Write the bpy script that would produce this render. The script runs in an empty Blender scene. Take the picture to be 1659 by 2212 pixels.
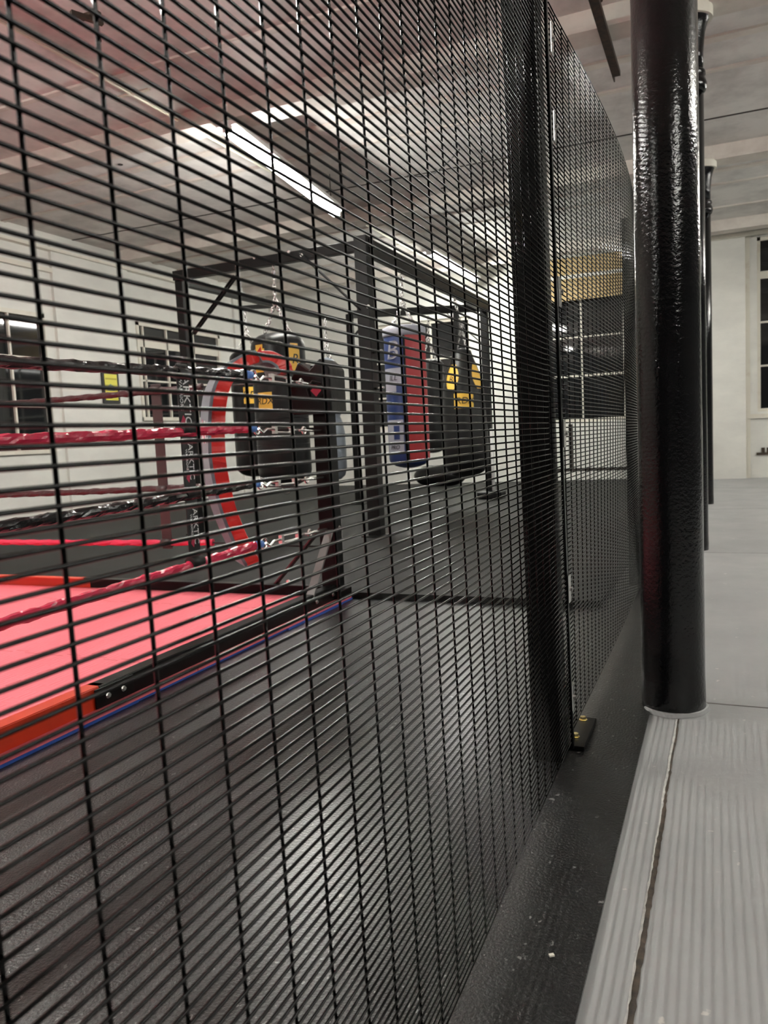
import bpy, math, random
from mathutils import Vector, Matrix, noise

# ---------------------------------------------------------------- camera, world, exposure
C = bpy.context.scene.collection
SC = bpy.context.scene
FPX = 1692.0
cam_d = bpy.data.cameras.new('camera')
cam = bpy.data.objects.new('camera', cam_d)
C.objects.link(cam)
cam_d.sensor_fit = 'VERTICAL'
cam_d.sensor_height = 36.0
cam_d.sensor_width = 36.0 * 1659 / 2212
cam_d.lens = FPX * 36.0 / 2212
cam_d.clip_start = 0.02
cam_d.clip_end = 60
cam_d.dof.use_dof = True
cam_d.dof.focus_distance = 1.6
cam_d.dof.aperture_fstop = 9.5
R_ = Vector((0.91878603, 0.39174303, -0.04867884))
U_ = Vector((0.00784986, 0.10515845, 0.9944245))
B_ = Vector((0.39467786, -0.91404546, 0.09354298))
cam.matrix_world = Matrix(((R_.x, U_.x, B_.x, 0), (R_.y, U_.y, B_.y, 0), (R_.z, U_.z, B_.z, 0.90), (0, 0, 0, 1)))
SC.camera = cam

SC.view_settings.view_transform = 'Standard'
SC.view_settings.look = 'None'
SC.view_settings.gamma = 1
SC.view_settings.use_curve_mapping = False
SC.view_settings.exposure = 1.98

world = bpy.data.worlds.new('world')
SC.world = world
world.use_nodes = True
world.node_tree.nodes['Background'].inputs[0].default_value = (0.5, 0.55, 0.7, 1)
world.node_tree.nodes['Background'].inputs[1].default_value = 0.02

TUBE_STRENGTH = 55.0

random.seed(7)
S = 0.9375          # all of the gym beyond the fence was surveyed in units of this many metres
PI = math.pi

# ---------------------------------------------------------------- helpers
ORG = {}

def tag(o, label=None, cat=None, group=None, kind=None):
    if label: o['label'] = label
    if cat: o['category'] = cat
    if group: o['group'] = group
    if kind: o['kind'] = kind
    return o

def thing(name, label, cat, loc=(0, 0, 0), group=None, k=S):
    o = bpy.data.objects.new(name, None)
    C.objects.link(o)
    o.empty_display_size = 0.1
    v = Vector(loc) * k
    o.location = v
    ORG[o.name] = v
    return tag(o, label, cat, group)

class MB:
    def __init__(self, k=S):
        self.v = []; self.f = []; self.k = k; self.sm = False
    def add(self, vs, fs):
        n = len(self.v)
        self.v += [Vector(p) for p in vs]
        self.f += [tuple(i + n for i in q) for q in fs]
        return self
    def box(self, c, s, rz=0.0, rx=0.0, ry=0.0):
        m = Matrix.Rotation(rz, 3, 'Z') @ Matrix.Rotation(ry, 3, 'Y') @ Matrix.Rotation(rx, 3, 'X')
        c = Vector(c)
        vs = [c + m @ Vector((x * s[0] / 2, y * s[1] / 2, z * s[2] / 2)) for x in (-1, 1) for y in (-1, 1) for z in (-1, 1)]
        return self.add(vs, [(0, 1, 3, 2), (4, 6, 7, 5), (0, 4, 5, 1), (2, 3, 7, 6), (0, 2, 6, 4), (1, 5, 7, 3)])
    def bb(self, x0, x1, y0, y1, z0, z1):
        return self.box(((x0 + x1) / 2, (y0 + y1) / 2, (z0 + z1) / 2), (abs(x1 - x0), abs(y1 - y0), abs(z1 - z0)))
    def bar(self, p, q, w, h=None, up=(0, 0, 1)):
        h = w if h is None else h
        p = Vector(p); q = Vector(q); d = (q - p).normalized(); up = Vector(up)
        if abs(d.dot(up)) > 0.98: up = Vector((0, 1, 0))
        a = d.cross(up).normalized(); b = a.cross(d).normalized()
        vs = [e + a * sx * w / 2 + b * sz * h / 2 for e in (p, q) for sx in (-1, 1) for sz in (-1, 1)]
        return self.add(vs, [(0, 1, 3, 2), (4, 6, 7, 5), (0, 4, 5, 1), (2, 3, 7, 6), (0, 2, 6, 4), (1, 5, 7, 3)])
    def tube(self, pts, r, n=8, cap=True, closed=False, rf=None):
        pts = [Vector(p) for p in pts]
        m = len(pts); vs = []; fs = []
        ref = None
        for i, p in enumerate(pts):
            if closed: d = (pts[(i + 1) % m] - pts[i - 1]).normalized()
            else: d = (pts[min(i + 1, m - 1)] - pts[max(i - 1, 0)]).normalized()
            if ref is None:
                ref = Vector((0, 0, 1)) if abs(d.z) < 0.9 else Vector((1, 0, 0))
            a = d.cross(ref).normalized(); b = a.cross(d).normalized(); ref = b
            for j in range(n):
                t = 2 * PI * j / n
                rr = r if rf is None else rf(i, j, r)
                vs.append(p + a * math.cos(t) * rr + b * math.sin(t) * rr)
        for i in range(m if closed else m - 1):
            for j in range(n):
                i2 = (i + 1) % m
                fs.append((i * n + j, i * n + (j + 1) % n, i2 * n + (j + 1) % n, i2 * n + j))
        if cap and not closed:
            fs.append(tuple(range(n))[::-1]); fs.append(tuple(range((m - 1) * n, m * n)))
        return self.add(vs, fs)
    def lathe(self, prof, c=(0, 0, 0), n=32, rf=None):
        vs = []; fs = []
        m = len(prof)
        for i, (r, z) in enumerate(prof):
            for j in range(n):
                t = 2 * PI * j / n
                rr = r if rf is None else r * rf(t, z)
                vs.append((c[0] + rr * math.cos(t), c[1] + rr * math.sin(t), c[2] + z))
        for i in range(m - 1):
            for j in range(n):
                fs.append((i * n + j, i * n + (j + 1) % n, (i + 1) * n + (j + 1) % n, (i + 1) * n + j))
        fs.append(tuple(range(n))[::-1]); fs.append(tuple(range((m - 1) * n, m * n)))
        return self.add(vs, fs)
    def disc(self, c, r, d, t, n=16):
        c = Vector(c); d = Vector(d).normalized()
        return self.tube([c, c + d * t], r, n)
    def torus(self, c, R, r, nrm=(0, 0, 1), n=16, m=6, sx=1.0, ax=None):
        nrm = Vector(nrm).normalized()
        a = Vector(ax).normalized() if ax else nrm.orthogonal().normalized()
        b = nrm.cross(a)
        return self.tube([Vector(c) + a * math.cos(2 * PI * i / n) * R * sx + b * math.sin(2 * PI * i / n) * R for i in range(n)], r, m, closed=True)
    def chain(self, p, q, L=0.036, r=0.0038):
        p = Vector(p); q = Vector(q); d = (q - p); n = max(1, round(d.length / (L * 0.72))); u = d.normalized()
        s = u.orthogonal().normalized(); t = u.cross(s)
        for i in range(n):
            c = p + d * ((i + .5) / n)
            nr = s if i % 2 else t
            self.torus(c, L * 0.30, r, nr, 10, 5, 1.75, u)
        return self
    def build(self, name, mat, parent=None, smooth=None, bevel=0, group=None):
        me = bpy.data.meshes.new(name)
        org = Vector((0, 0, 0))
        if parent is not None: org = ORG.get(parent.name, Vector((0, 0, 0)))
        me.from_pydata([tuple(v * self.k - org) for v in self.v], [], self.f)
        me.update()
        me.materials.append(mat)
        o = bpy.data.objects.new(name, me)
        C.objects.link(o)
        if parent is not None:
            o.parent = parent
            ORG[o.name] = org
        sm = self.sm if smooth is None else smooth
        if sm:
            for p in me.polygons: p.use_smooth = len(p.vertices) <= 4
        if bevel:
            b = o.modifiers.new('bevel', 'BEVEL'); b.width = bevel; b.segments = 2; b.limit_method = 'ANGLE'
        return o

def text(name, s, size, loc, right, up, mat, parent, k=S, depth=0.001, shear=0.0, bend=None):
    cu = bpy.data.curves.new(name, 'FONT'); cu.body = s; cu.size = size; cu.align_x = 'CENTER'; cu.align_y = 'CENTER'
    cu.extrude = depth; cu.shear = shear
    t = bpy.data.objects.new('tmp', cu); C.objects.link(t)
    dg = bpy.context.evaluated_depsgraph_get()
    me = bpy.data.meshes.new_from_object(t.evaluated_get(dg))
    bpy.data.objects.remove(t)
    r = Vector(right).normalized(); u = Vector(up).normalized(); n = r.cross(u)
    org = ORG.get(parent.name, Vector((0, 0, 0))) if parent else Vector((0, 0, 0))
    for v in me.vertices:
        if bend:
            p = bend(v.co.x, v.co.y, v.co.z)
        else:
            p = Vector(loc) + r * v.co.x + u * v.co.y + n * v.co.z
        v.co = p * k - org
    me.name = name
    me.materials.clear(); me.materials.append(mat)
    o = bpy.data.objects.new(name, me); C.objects.link(o)
    if parent: o.parent = parent; ORG[o.name] = org
    return o

# ---------------------------------------------------------------- materials
def mat(name, col, rough=0.5, metal=0.0, col2=None, nscale=5.0, bump=0.0, bscale=40.0, coat=0.0, emit=0.0,
        spec=0.5, lo=0.35, hi=0.65, stretch=None, detail=6, rvar=0.0):
    m = bpy.data.materials.new(name); m.use_nodes = True
    nt = m.node_tree; b = nt.nodes['Principled BSDF']; L = nt.links.new
    b.inputs['Base Color'].default_value = (*col, 1)
    b.inputs['Roughness'].default_value = rough
    b.inputs['Metallic'].default_value = metal
    b.inputs['Specular IOR Level'].default_value = spec
    b.inputs['Coat Weight'].default_value = coat
    b.inputs['Coat Roughness'].default_value = 0.08
    if emit:
        b.inputs['Emission Color'].default_value = (*col, 1)
        b.inputs['Emission Strength'].default_value = emit
    geo = nt.nodes.new('ShaderNodeNewGeometry')
    src = geo.outputs['Position']
    if stretch:
        mp = nt.nodes.new('ShaderNodeMapping'); mp.inputs['Scale'].default_value = stretch
        L(src, mp.inputs[0]); src = mp.outputs[0]
    if col2 is not None or rvar:
        n = nt.nodes.new('ShaderNodeTexNoise'); n.inputs['Scale'].default_value = nscale; n.inputs['Detail'].default_value = detail
        n.inputs['Roughness'].default_value = 0.65
        L(src, n.inputs['Vector'])
        r = nt.nodes.new('ShaderNodeValToRGB')
        r.color_ramp.elements[0].position = lo; r.color_ramp.elements[1].position = hi
        r.color_ramp.elements[0].color = (*col, 1); r.color_ramp.elements[1].color = (*(col2 or col), 1)
        L(n.outputs['Fac'], r.inputs[0])
        if col2 is not None: L(r.outputs[0], b.inputs['Base Color'])
        if rvar:
            mr = nt.nodes.new('ShaderNodeMapRange'); mr.inputs['To Min'].default_value = rough; mr.inputs['To Max'].default_value = rough + rvar
            L(n.outputs['Fac'], mr.inputs[0]); L(mr.outputs[0], b.inputs['Roughness'])
    if bump:
        n2 = nt.nodes.new('ShaderNodeTexNoise'); n2.inputs['Scale'].default_value = bscale; n2.inputs['Detail'].default_value = 4
        L(src, n2.inputs['Vector'])
        bp = nt.nodes.new('ShaderNodeBump'); bp.inputs['Strength'].default_value = bump; bp.inputs['Distance'].default_value = 0.004
        L(n2.outputs['Fac'], bp.inputs['Height']); L(bp.outputs[0], b.inputs['Normal'])
    return m

M = {}
M['wire'] = mat('black_powder_coated_wire', (0.001, 0.001, 0.001), 0.07, spec=0.12)
M['post'] = mat('black_coated_steel', (0.003, 0.003, 0.003), 0.3, spec=0.15)
M['wall'] = mat('white_painted_brick', (0.78, 0.775, 0.72), 0.6, col2=(0.69, 0.685, 0.64), nscale=1.5, bump=0.35, bscale=14, stretch=(1, 1, 2.2))
M['trimp'] = mat('cream_trim_paint', (0.72, 0.69, 0.60), 0.45, col2=(0.55, 0.47, 0.38), nscale=3, lo=0.55, hi=0.8)
M['ceil'] = mat('worn_ceiling_paint', (0.76, 0.74, 0.71), 0.7, col2=(0.52, 0.50, 0.48), nscale=2.2, bump=0.8, bscale=9, lo=0.42, hi=0.70)
M['beam'] = mat('pale_beam_paint', (0.70, 0.66, 0.60), 0.6, col2=(0.52, 0.46, 0.42), nscale=2.5, bump=0.4, bscale=12, lo=0.4, hi=0.75)
M['seam'] = mat('dark_joint', (0.035, 0.028, 0.024), 0.9)
M['rubber'] = mat('black_rubber_floor', (0.005, 0.005, 0.005), 0.27, col2=(0.008, 0.008, 0.0075), nscale=9, bump=1.0, bscale=150, rvar=0.10, spec=0.35, coat=0.32)
M['rubber'].node_tree.nodes['Principled BSDF'].inputs['Coat Roughness'].default_value = 0.27
M['rubber'].node_tree.nodes['Principled BSDF'].inputs['Coat IOR'].default_value = 1.8
M['rubber2'] = mat('grey_rubber_mat', (0.015, 0.0155, 0.0145), 0.6, col2=(0.020, 0.020, 0.019), nscale=3, bump=0.4, bscale=90, spec=0.15)
M['redmat'] = mat('red_foam_mat', (0.80, 0.16, 0.20), 0.75, bump=0.5, bscale=60)
M['bluemat'] = mat('blue_foam', (0.03, 0.10, 0.42), 0.8)
M['column'] = mat('glossy_black_paint', (0.003, 0.003, 0.0035), 0.09, bump=0.40, bscale=95, spec=0.38)
M['glass'] = mat('night_window_glass', (0.012, 0.013, 0.014), 0.04, spec=0.5)
M['tan'] = mat('tan_blind_fabric', (0.60, 0.44, 0.22), 0.7, col2=(0.5, 0.36, 0.17), nscale=4)
M['tube'] = mat('lit_tube', (1.0, 0.99, 0.93), 0.5, emit=TUBE_STRENGTH)
M['tube2'] = mat('bright_lit_tube', (1.0, 0.99, 0.93), 0.5, emit=TUBE_STRENGTH * 2.2)
M['fitting'] = mat('white_enamel', (0.8, 0.8, 0.78), 0.35)
M['conduit'] = mat('cream_conduit', (0.72, 0.69, 0.58), 0.5)
M['blackvinyl'] = mat('black_vinyl', (0.006, 0.006, 0.006), 0.28, bump=0.5, bscale=18, spec=0.35)
M['blackleather'] = mat('black_bag_leather', (0.007, 0.007, 0.007), 0.4, bump=0.3, bscale=25, spec=0.3)
M['greyvinyl'] = mat('grey_vinyl', (0.15, 0.17, 0.195), 0.35, bump=0.2, bscale=20)
M['redvinyl'] = mat('red_vinyl', (0.62, 0.03, 0.025), 0.3, bump=0.7, bscale=16)
M['brightred'] = mat('red_bag_vinyl', (0.36, 0.02, 0.025), 0.4)
M['bluevinyl'] = mat('blue_bag_vinyl', (0.015, 0.035, 0.13), 0.4)
M['whitevinyl'] = mat('white_bag_vinyl', (0.34, 0.35, 0.40), 0.45)
M['yellow'] = mat('yellow_patch', (0.80, 0.48, 0.06), 0.5)
M['signyellow'] = mat('yellow_sign_sheet', (0.80, 0.74, 0.10), 0.35)
M['signgreen'] = mat('grey_green_print', (0.20, 0.30, 0.20), 0.5)
M['olive'] = mat('olive_print', (0.50, 0.42, 0.04), 0.5)
M['blackprint'] = mat('black_print', (0.01, 0.01, 0.01), 0.5)
M['whiteprint'] = mat('white_print', (0.75, 0.75, 0.75), 0.5)
M['redprint'] = mat('red_print', (0.5, 0.03, 0.08), 0.5)
M['roperd'] = mat('red_rope_tape', (0.60, 0.025, 0.075), 0.22, bump=0.5, bscale=60)
M['ropebk'] = mat('black_rope_tape', (0.010, 0.009, 0.010), 0.18, bump=0.5, bscale=60)
M['ropebr'] = mat('dark_maroon_rope_tape', (0.045, 0.012, 0.014), 0.28, bump=0.5, bscale=60)
M['bluetape'] = mat('blue_tape', (0.10, 0.25, 0.65), 0.5)
M['ringblack'] = mat('black_ring_steel', (0.004, 0.004, 0.004), 0.35, spec=0.15)
M['ringred'] = mat('red_ring_steel', (0.62, 0.045, 0.012), 0.35)
M['chrome'] = mat('zinc_steel', (0.75, 0.74, 0.72), 0.25, metal=1.0)
M['brass'] = mat('brass_bolt', (0.75, 0.62, 0.30), 0.25, metal=1.0)
M['rig'] = mat('black_rig_steel', (0.005, 0.005, 0.005), 0.4, spec=0.2)
M['rust'] = mat('rusty_iron', (0.06, 0.035, 0.02), 0.8, col2=(0.02, 0.015, 0.01), nscale=20)

def floor_mat():
    m = mat('pale_grey_floor_paint', (0.37, 0.375, 0.37), 0.42, col2=(0.31, 0.315, 0.315), nscale=2.2, bump=0.12, bscale=60, lo=0.3, hi=0.7, rvar=0.2)
    nt = m.node_tree; L = nt.links.new
    b = nt.nodes['Principled BSDF']
    col = b.inputs['Base Color'].links[0].from_socket
    geo = nt.nodes.new('ShaderNodeNewGeometry')
    n = nt.nodes.new('ShaderNodeTexNoise'); n.inputs['Scale'].default_value = 26; n.inputs['Detail'].default_value = 3
    L(geo.outputs['Position'], n.inputs['Vector'])
    r = nt.nodes.new('ShaderNodeValToRGB'); r.color_ramp.elements[0].position = 0.70; r.color_ramp.elements[1].position = 0.74
    L(n.outputs['Fac'], r.inputs[0])
    mx = nt.nodes.new('ShaderNodeMixRGB'); mx.inputs[2].default_value = (0.55, 0.54, 0.50, 1)
    L(r.outputs[0], mx.inputs[0]); L(col, mx.inputs[1]); L(mx.outputs[0], b.inputs['Base Color'])
    return m
M['floor'] = floor_mat()

def speck(m, scale, col, lo=0.72):
    nt = m.node_tree; L = nt.links.new; b = nt.nodes['Principled BSDF']
    col0 = b.inputs['Base Color'].links[0].from_socket if b.inputs['Base Color'].links else None
    geo = nt.nodes.new('ShaderNodeNewGeometry')
    n = nt.nodes.new('ShaderNodeTexNoise'); n.inputs['Scale'].default_value = scale; n.inputs['Detail'].default_value = 2
    mp = nt.nodes.new('ShaderNodeMapping'); mp.inputs['Scale'].default_value = (1, 0.6, 1)
    L(geo.outputs['Position'], mp.inputs[0]); L(mp.outputs[0], n.inputs['Vector'])
    r = nt.nodes.new('ShaderNodeValToRGB'); r.color_ramp.elements[0].position = lo; r.color_ramp.elements[1].position = lo + 0.03
    L(n.outputs['Fac'], r.inputs[0])
    mx = nt.nodes.new('ShaderNodeMixRGB'); mx.inputs[2].default_value = (*col, 1)
    L(r.outputs[0], mx.inputs[0])
    if col0: L(col0, mx.inputs[1])
    else: mx.inputs[1].default_value = b.inputs['Base Color'].default_value
    L(mx.outputs[0], b.inputs['Base Color'])
speck(M['rubber'], 75, (0.16, 0.16, 0.155), 0.70)

def puzzle():
    m = M['redmat']; nt = m.node_tree; L = nt.links.new; b = nt.nodes['Principled BSDF']
    geo = nt.nodes.new('ShaderNodeNewGeometry'); sp = nt.nodes.new('ShaderNodeSeparateXYZ'); L(geo.outputs['Position'], sp.inputs[0])
    def mth(op, a, c=None, cl=False):
        n = nt.nodes.new('ShaderNodeMath'); n.operation = op; n.use_clamp = cl
        for i, v in enumerate((a, c)):
            if v is None: continue
            if isinstance(v, (int, float)): n.inputs[i].default_value = v
            else: L(v, n.inputs[i])
        return n.outputs[0]
    masks = []
    for a, c in ((sp.outputs[0], sp.outputs[1]), (sp.outputs[1], sp.outputs[0])):
        jag = mth('MULTIPLY', mth('SIGN', mth('SINE', mth('MULTIPLY', c, 42.0))), 0.011)
        d = mth('ABSOLUTE', mth('SUBTRACT', mth('FRACT', mth('ADD', a, jag)), 0.5))
        masks.append(mth('LESS_THAN', d, 0.0022))
    mk = mth('MAXIMUM', masks[0], masks[1])
    w1 = nt.nodes.new('ShaderNodeTexWave'); w1.inputs['Scale'].default_value = 14; w1.bands_direction = 'X'; L(geo.outputs['Position'], w1.inputs[0])
    w2 = nt.nodes.new('ShaderNodeTexWave'); w2.inputs['Scale'].default_value = 14; w2.bands_direction = 'Y'; L(geo.outputs['Position'], w2.inputs[0])
    ck = nt.nodes.new('ShaderNodeTexChecker'); ck.inputs['Scale'].default_value = 14; L(geo.outputs['Position'], ck.inputs[0])
    h = mth('ADD', mth('MULTIPLY', w1.outputs['Fac'], ck.outputs['Fac']), mth('MULTIPLY', w2.outputs['Fac'], mth('SUBTRACT', 1.0, ck.outputs['Fac'])))
    bp = nt.nodes.new('ShaderNodeBump'); bp.inputs['Strength'].default_value = 0.6; bp.inputs['Distance'].default_value = 0.003
    L(mth('SUBTRACT', h, mth('MULTIPLY', mk, 3.0)), bp.inputs['Height']); L(bp.outputs[0], b.inputs['Normal'])
    mx = nt.nodes.new('ShaderNodeMixRGB'); mx.inputs[1].default_value = (0.80, 0.16, 0.20, 1); mx.inputs[2].default_value = (0.35, 0.02, 0.03, 1)
    L(mk, mx.inputs[0]); L(mx.outputs[0], b.inputs['Base Color'])
puzzle()

# ---------------------------------------------------------------- the setting
def struct(name, mb, m, parent=None, **kw):
    o = mb.build(name, m, parent, **kw)
    if parent is None: o['kind'] = 'structure'
    return o

XL, XR, YB, YF, ZC = -8.72, 8.0, -8.0, 14.62, 4.08
struct('floor', MB().bb(XL - .2, XR + .2, YB - .2, YF + .2, -0.12, 0), M['floor'])
struct('ceiling', MB().bb(XL - .2, XR + .2, YB - .2, YF + .2, ZC, ZC + .2), M['ceil'])
M['darkwall'] = mat('darkened_unseen_wall', (0.10, 0.10, 0.10), 0.7, bump=0.3, bscale=14)  # unseen right and back walls coloured dark so the wires mirror less light
struct('wall_right', MB().bb(XR, XR + .2, YB, YF, 0, ZC), M['darkwall'])
struct('wall_back', MB().bb(XL, XR, YB - .2, YB, 0, ZC), M['darkwall'])

# left wall with two window openings
wl = MB()
wins_l = [(6.30, 8.47, 0.98, 2.93), (10.38, 12.7, 1.44, 3.05)]
ys = YB
for (a, b_, z0, z1) in wins_l:
    wl.bb(XL - .2, XL, ys, a, 0, ZC); wl.bb(XL - .2, XL, a, b_, 0, z0); wl.bb(XL - .2, XL, a, b_, z1, ZC); ys = b_
wl.bb(XL - .2, XL, ys, YF, 0, ZC)
wl.bb(XL, XL + .05, 8.66, 10.22, 0, ZC - .1)       # pier between the windows
wl.bb(XL, XL + .05, 13.2, YF, 0, ZC - .1)
wl.bb(XL, XL + .05, 4.4, 6.0, 0, ZC - .1)
struct('wall_left', wl, M['wall'])
struct('trim_1', MB().bb(XL, XL + .06, 6.0, 8.66, 3.52, 3.58).bb(XL, XL + .10, YB, YF, 3.82, 3.86), M['trimp'])

# far wall with window openings
wf = MB()
wins_f = [(-6.4, -4.3, 1.13, 3.18), (-2.95, -1.0, 1.08, 4.0), (0.58, 2.6, 1.10, 3.92)]
xs = XL
for (a, b_, z0, z1) in wins_f:
    wf.bb(xs, a, YF - .12, YF + .2, 0, ZC); wf.bb(a, b_, YF - .12, YF + .2, 0, z0); wf.bb(a, b_, YF - .12, YF + .2, z1, ZC); xs = b_
wf.bb(xs, XR, YF - .12, YF + .2, 0, ZC)
wf.bb(-0.45, 0.40, YF - .24, YF - .12, 0, ZC)        # pier right of the columns
struct('wall_far', wf, M['wall'])
struct('trim_2', MB().bb(-.45, XR, YF - .29, YF - .24, 3.93, 3.99).bb(-.45, XR, YF - .30, YF - .24, 4.03, 4.07), M['trimp'])

def window(name, x0, x1, z0, z1, cols, rows, horiz=True, plane=0.0, fw=0.06, mw=0.03, hdr=None):
    """window in the far wall (plane = y) or the left wall (horiz False, plane = x)"""
    if horiz:
        B = lambda m, a, b_, c, d, t0, t1: m.bb(a, b_, plane + t0, plane + t1, c, d)
    else:
        B = lambda m, a, b_, c, d, t0, t1: m.bb(plane - t1, plane - t0, a, b_, c, d)
    loc = ((x0 + x1) / 2, plane, z0) if horiz else (plane, (x0 + x1) / 2, z0)
    e = bpy.data.objects.new(name, None); C.objects.link(e); v = Vector(loc) * S; e.location = v; ORG[e.name] = v; e['kind'] = 'structure'
    fr = MB()
    B(fr, x0, x0 + fw, z0, z1, -.05, .05); B(fr, x1 - fw, x1, z0, z1, -.05, .05)
    B(fr, x0, x1, z0, z0 + fw, -.07, .05); B(fr, x0, x1, z1 - fw, z1, -.05, .05)
    for c in cols: B(fr, c - mw / 2, c + mw / 2, z0, z1, -.035, .035)
    for r, w in rows: B(fr, x0, x1, r - w / 2, r + w / 2, -.035, .035)
    fr.build('window_frame', M['trimp'], e)
    gl = MB(); B(gl, x0, x1, z0, z1, 0.0, .01); gl.build('pane', M['glass'], e)
    return e
yw = YF - 0.02
window('window_1', 6.30, 8.47, 0.98, 2.93, [7.02, 7.86], [(1.65, .05), (2.3, .03)], False, XL - .03)
window('window_2', 10.38, 12.7, 1.44, 3.05, [10.55, 11.15, 11.9], [(2.72, .14), (2.1, .03)], False, XL - .03)
window('window_3', -6.4, -4.3, 1.13, 3.18, [-5.75, -5.13], [(2.44, .03), (1.75, .03)], True, yw)
wm = window('window_4', -2.95, -1.0, 1.08, 3.98, [-2.27, -1.54], [(1.91, .035), (2.6, .02)], True, yw, mw=.022)
window('window_5', 0.58, 2.6, 1.10, 3.92, [1.25, 1.9], [(3.32, .12), (2.56, .03), (1.85, .03)], True, yw, fw=.05)
struct('trim_3', MB().bb(.40, .47, YF - .16, YF - .12, 0, 3.95).bb(.40, 2.75, YF - .17, YF - .12, .99, 1.06), M['trimp'])
wb = thing('window_blind', 'tan roller blind covering the top of the dark window behind the second fence panel', 'blind', (-1.95, YF - .16, 3.22))
MB().bb(-2.93, -1.46, YF - .17, YF - .15, 3.24, 3.62).bb(-2.93, -1.46, YF - .17, YF - .15, 3.68, 3.98).build('blind_fabric', M['tan'], wb)
MB().bb(-2.95, -1.44, YF - .19, YF - .15, 3.62, 3.68).build('rail', M['fitting'], wb, )['label'] = 'white horizontal rail'
# skirting gap under the middle window
struct('baseboard_far', MB().bb(-2.95, -1.0, YF - .125, YF - .118, .19, .25).bb(-2.53, -2.45, YF - .125, YF - .118, .25, 1.05), M['seam'])

# ceiling beams (one over each row of columns), seams between the ceiling slabs
for i, yb in enumerate((-4.55, -0.9, 2.74, 6.42, 10.07, 13.7)):
    bm = MB().bb(XL, XR, yb - .13, yb + .13, 3.90, 3.935).bb(XL, XR, yb - .06, yb + .06, 3.935, ZC + .01)
    struct('trim_%d' % (i + 4), bm, M['beam'])
sm_ = MB()
for y in (-2.2, 9.15): sm_.bb(XL, XR, y - .016, y + .016, ZC - .004, ZC + .002)
bd = MB()
for k in range(-9, 8):
    y = 6.7 + 1.225 * k
    if y < YF - .3 and k != 2: bd.bb(XL, XR, y - .03, y + .03, ZC - .018, ZC + .002)
struct('trim_17', bd, M['beam'])
struct('trim_10', sm_, M['seam'])
sl = MB()
for k in range(-9, 8, 3):
    y = 7.3 + 1.225 * k
    if y < YF - .3: sl.bb(XL, XR, y - .05, y + .05, ZC - .02, ZC + .002)
struct('trim_11', sl, M['beam'])
# bolt holes / broken plaster dots beside the near beam
dots = MB()
for (x, y) in ((-.79, 6.27), (-.67, 6.25), (-.52, 6.22), (1.1, 9.9), (-5.4, 6.9), (-6.0, 7.1), (-3.2, 9.8)):
    dots.disc((x, y, ZC - .006), .028, (0, 0, 1), .01, 12)
struct('trim_12', dots, M['seam'])
hb = MB().bb(-.80, -.735, 4.6, 7.1, 3.86, 3.90).bb(-.80, -.79, 4.6, 7.2, 3.86, 3.93)
tag(hb.build('steel_bar', M['rust']), 'rusty dark steel angle bar fixed under the ceiling beam beside the big column', 'bar')

# floor coverings on the training side
X0 = -0.222
struct('trim_13', MB().bb(XL, X0, YB, YF - .13, 0.0, 0.008), M['rubber'])['label'] = 'black rubber flooring'
rm = MB().bb(XL + .3, -.585, 4.20, YF - .3, 0.008, 0.045).build('rubber_mat', M['rubber2'])
tag(rm, 'raised dark grey rubber training mat under the punch bag rig', 'mat')
# torn joint in the grey floor
crack = MB(); N = 150
vs = []; fs = []
for i in range(N + 1):
    y = .2 + (2.66 - .2) * i / N
    xc = -.141 + .007 * (y - 1.2) + .004 * noise.noise(Vector((y * 5, 3, 0)))
    w = .0045 + .003 * noise.noise(Vector((y * 40, 0, 0))) + .0012 * random.random()
    if y > 2.0: w *= .6
    vs += [(xc - w, y, .0015), (xc + w, y, .0015)]
for i in range(N): fs.append((2 * i, 2 * i + 1, 2 * i + 3, 2 * i + 2))
crack.add(vs, fs)
M['crack'] = mat('dirty_joint', (0.10, 0.075, 0.055), 0.95, col2=(0.03, 0.025, 0.02), nscale=35)
M['fray'] = mat('frayed_white_paint', (0.60, 0.60, 0.56), 0.8, col2=(0.40, 0.40, 0.38), nscale=40)
struct('trim_14', crack, M['crack'])
fr = MB(); vs = []; fs = []
for i in range(N + 1):
    y = .2 + (2.66 - .2) * i / N
    xc = -.141 + .007 * (y - 1.2) + .004 * noise.noise(Vector((y * 5, 3, 0))) - .0055
    w = .0028 + .003 * noise.noise(Vector((y * 55, 7, 0))) + .0015 * random.random()
    vs += [(xc - abs(w), y, .001), (xc + .004, y, .0012)]
for i in range(N): fs.append((2 * i, 2 * i + 1, 2 * i + 3, 2 * i + 2))
fr.add(vs, fs)
struct('trim_15', fr, M['fray'])
j = MB()
for y in (2.83, 6.22, 9.4, 12.4): j.bb(X0, XR, y - .004, y + .004, 0, .001)
for x, a, b_ in ((.62, 6.22, 9.4), (1.3, 2.83, 6.22)): j.bb(x - .004, x + .004, a, b_, 0, .001)
struct('trim_16', j, mat('fine_floor_joint', (0.16, 0.15, 0.14), 0.8))

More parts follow.
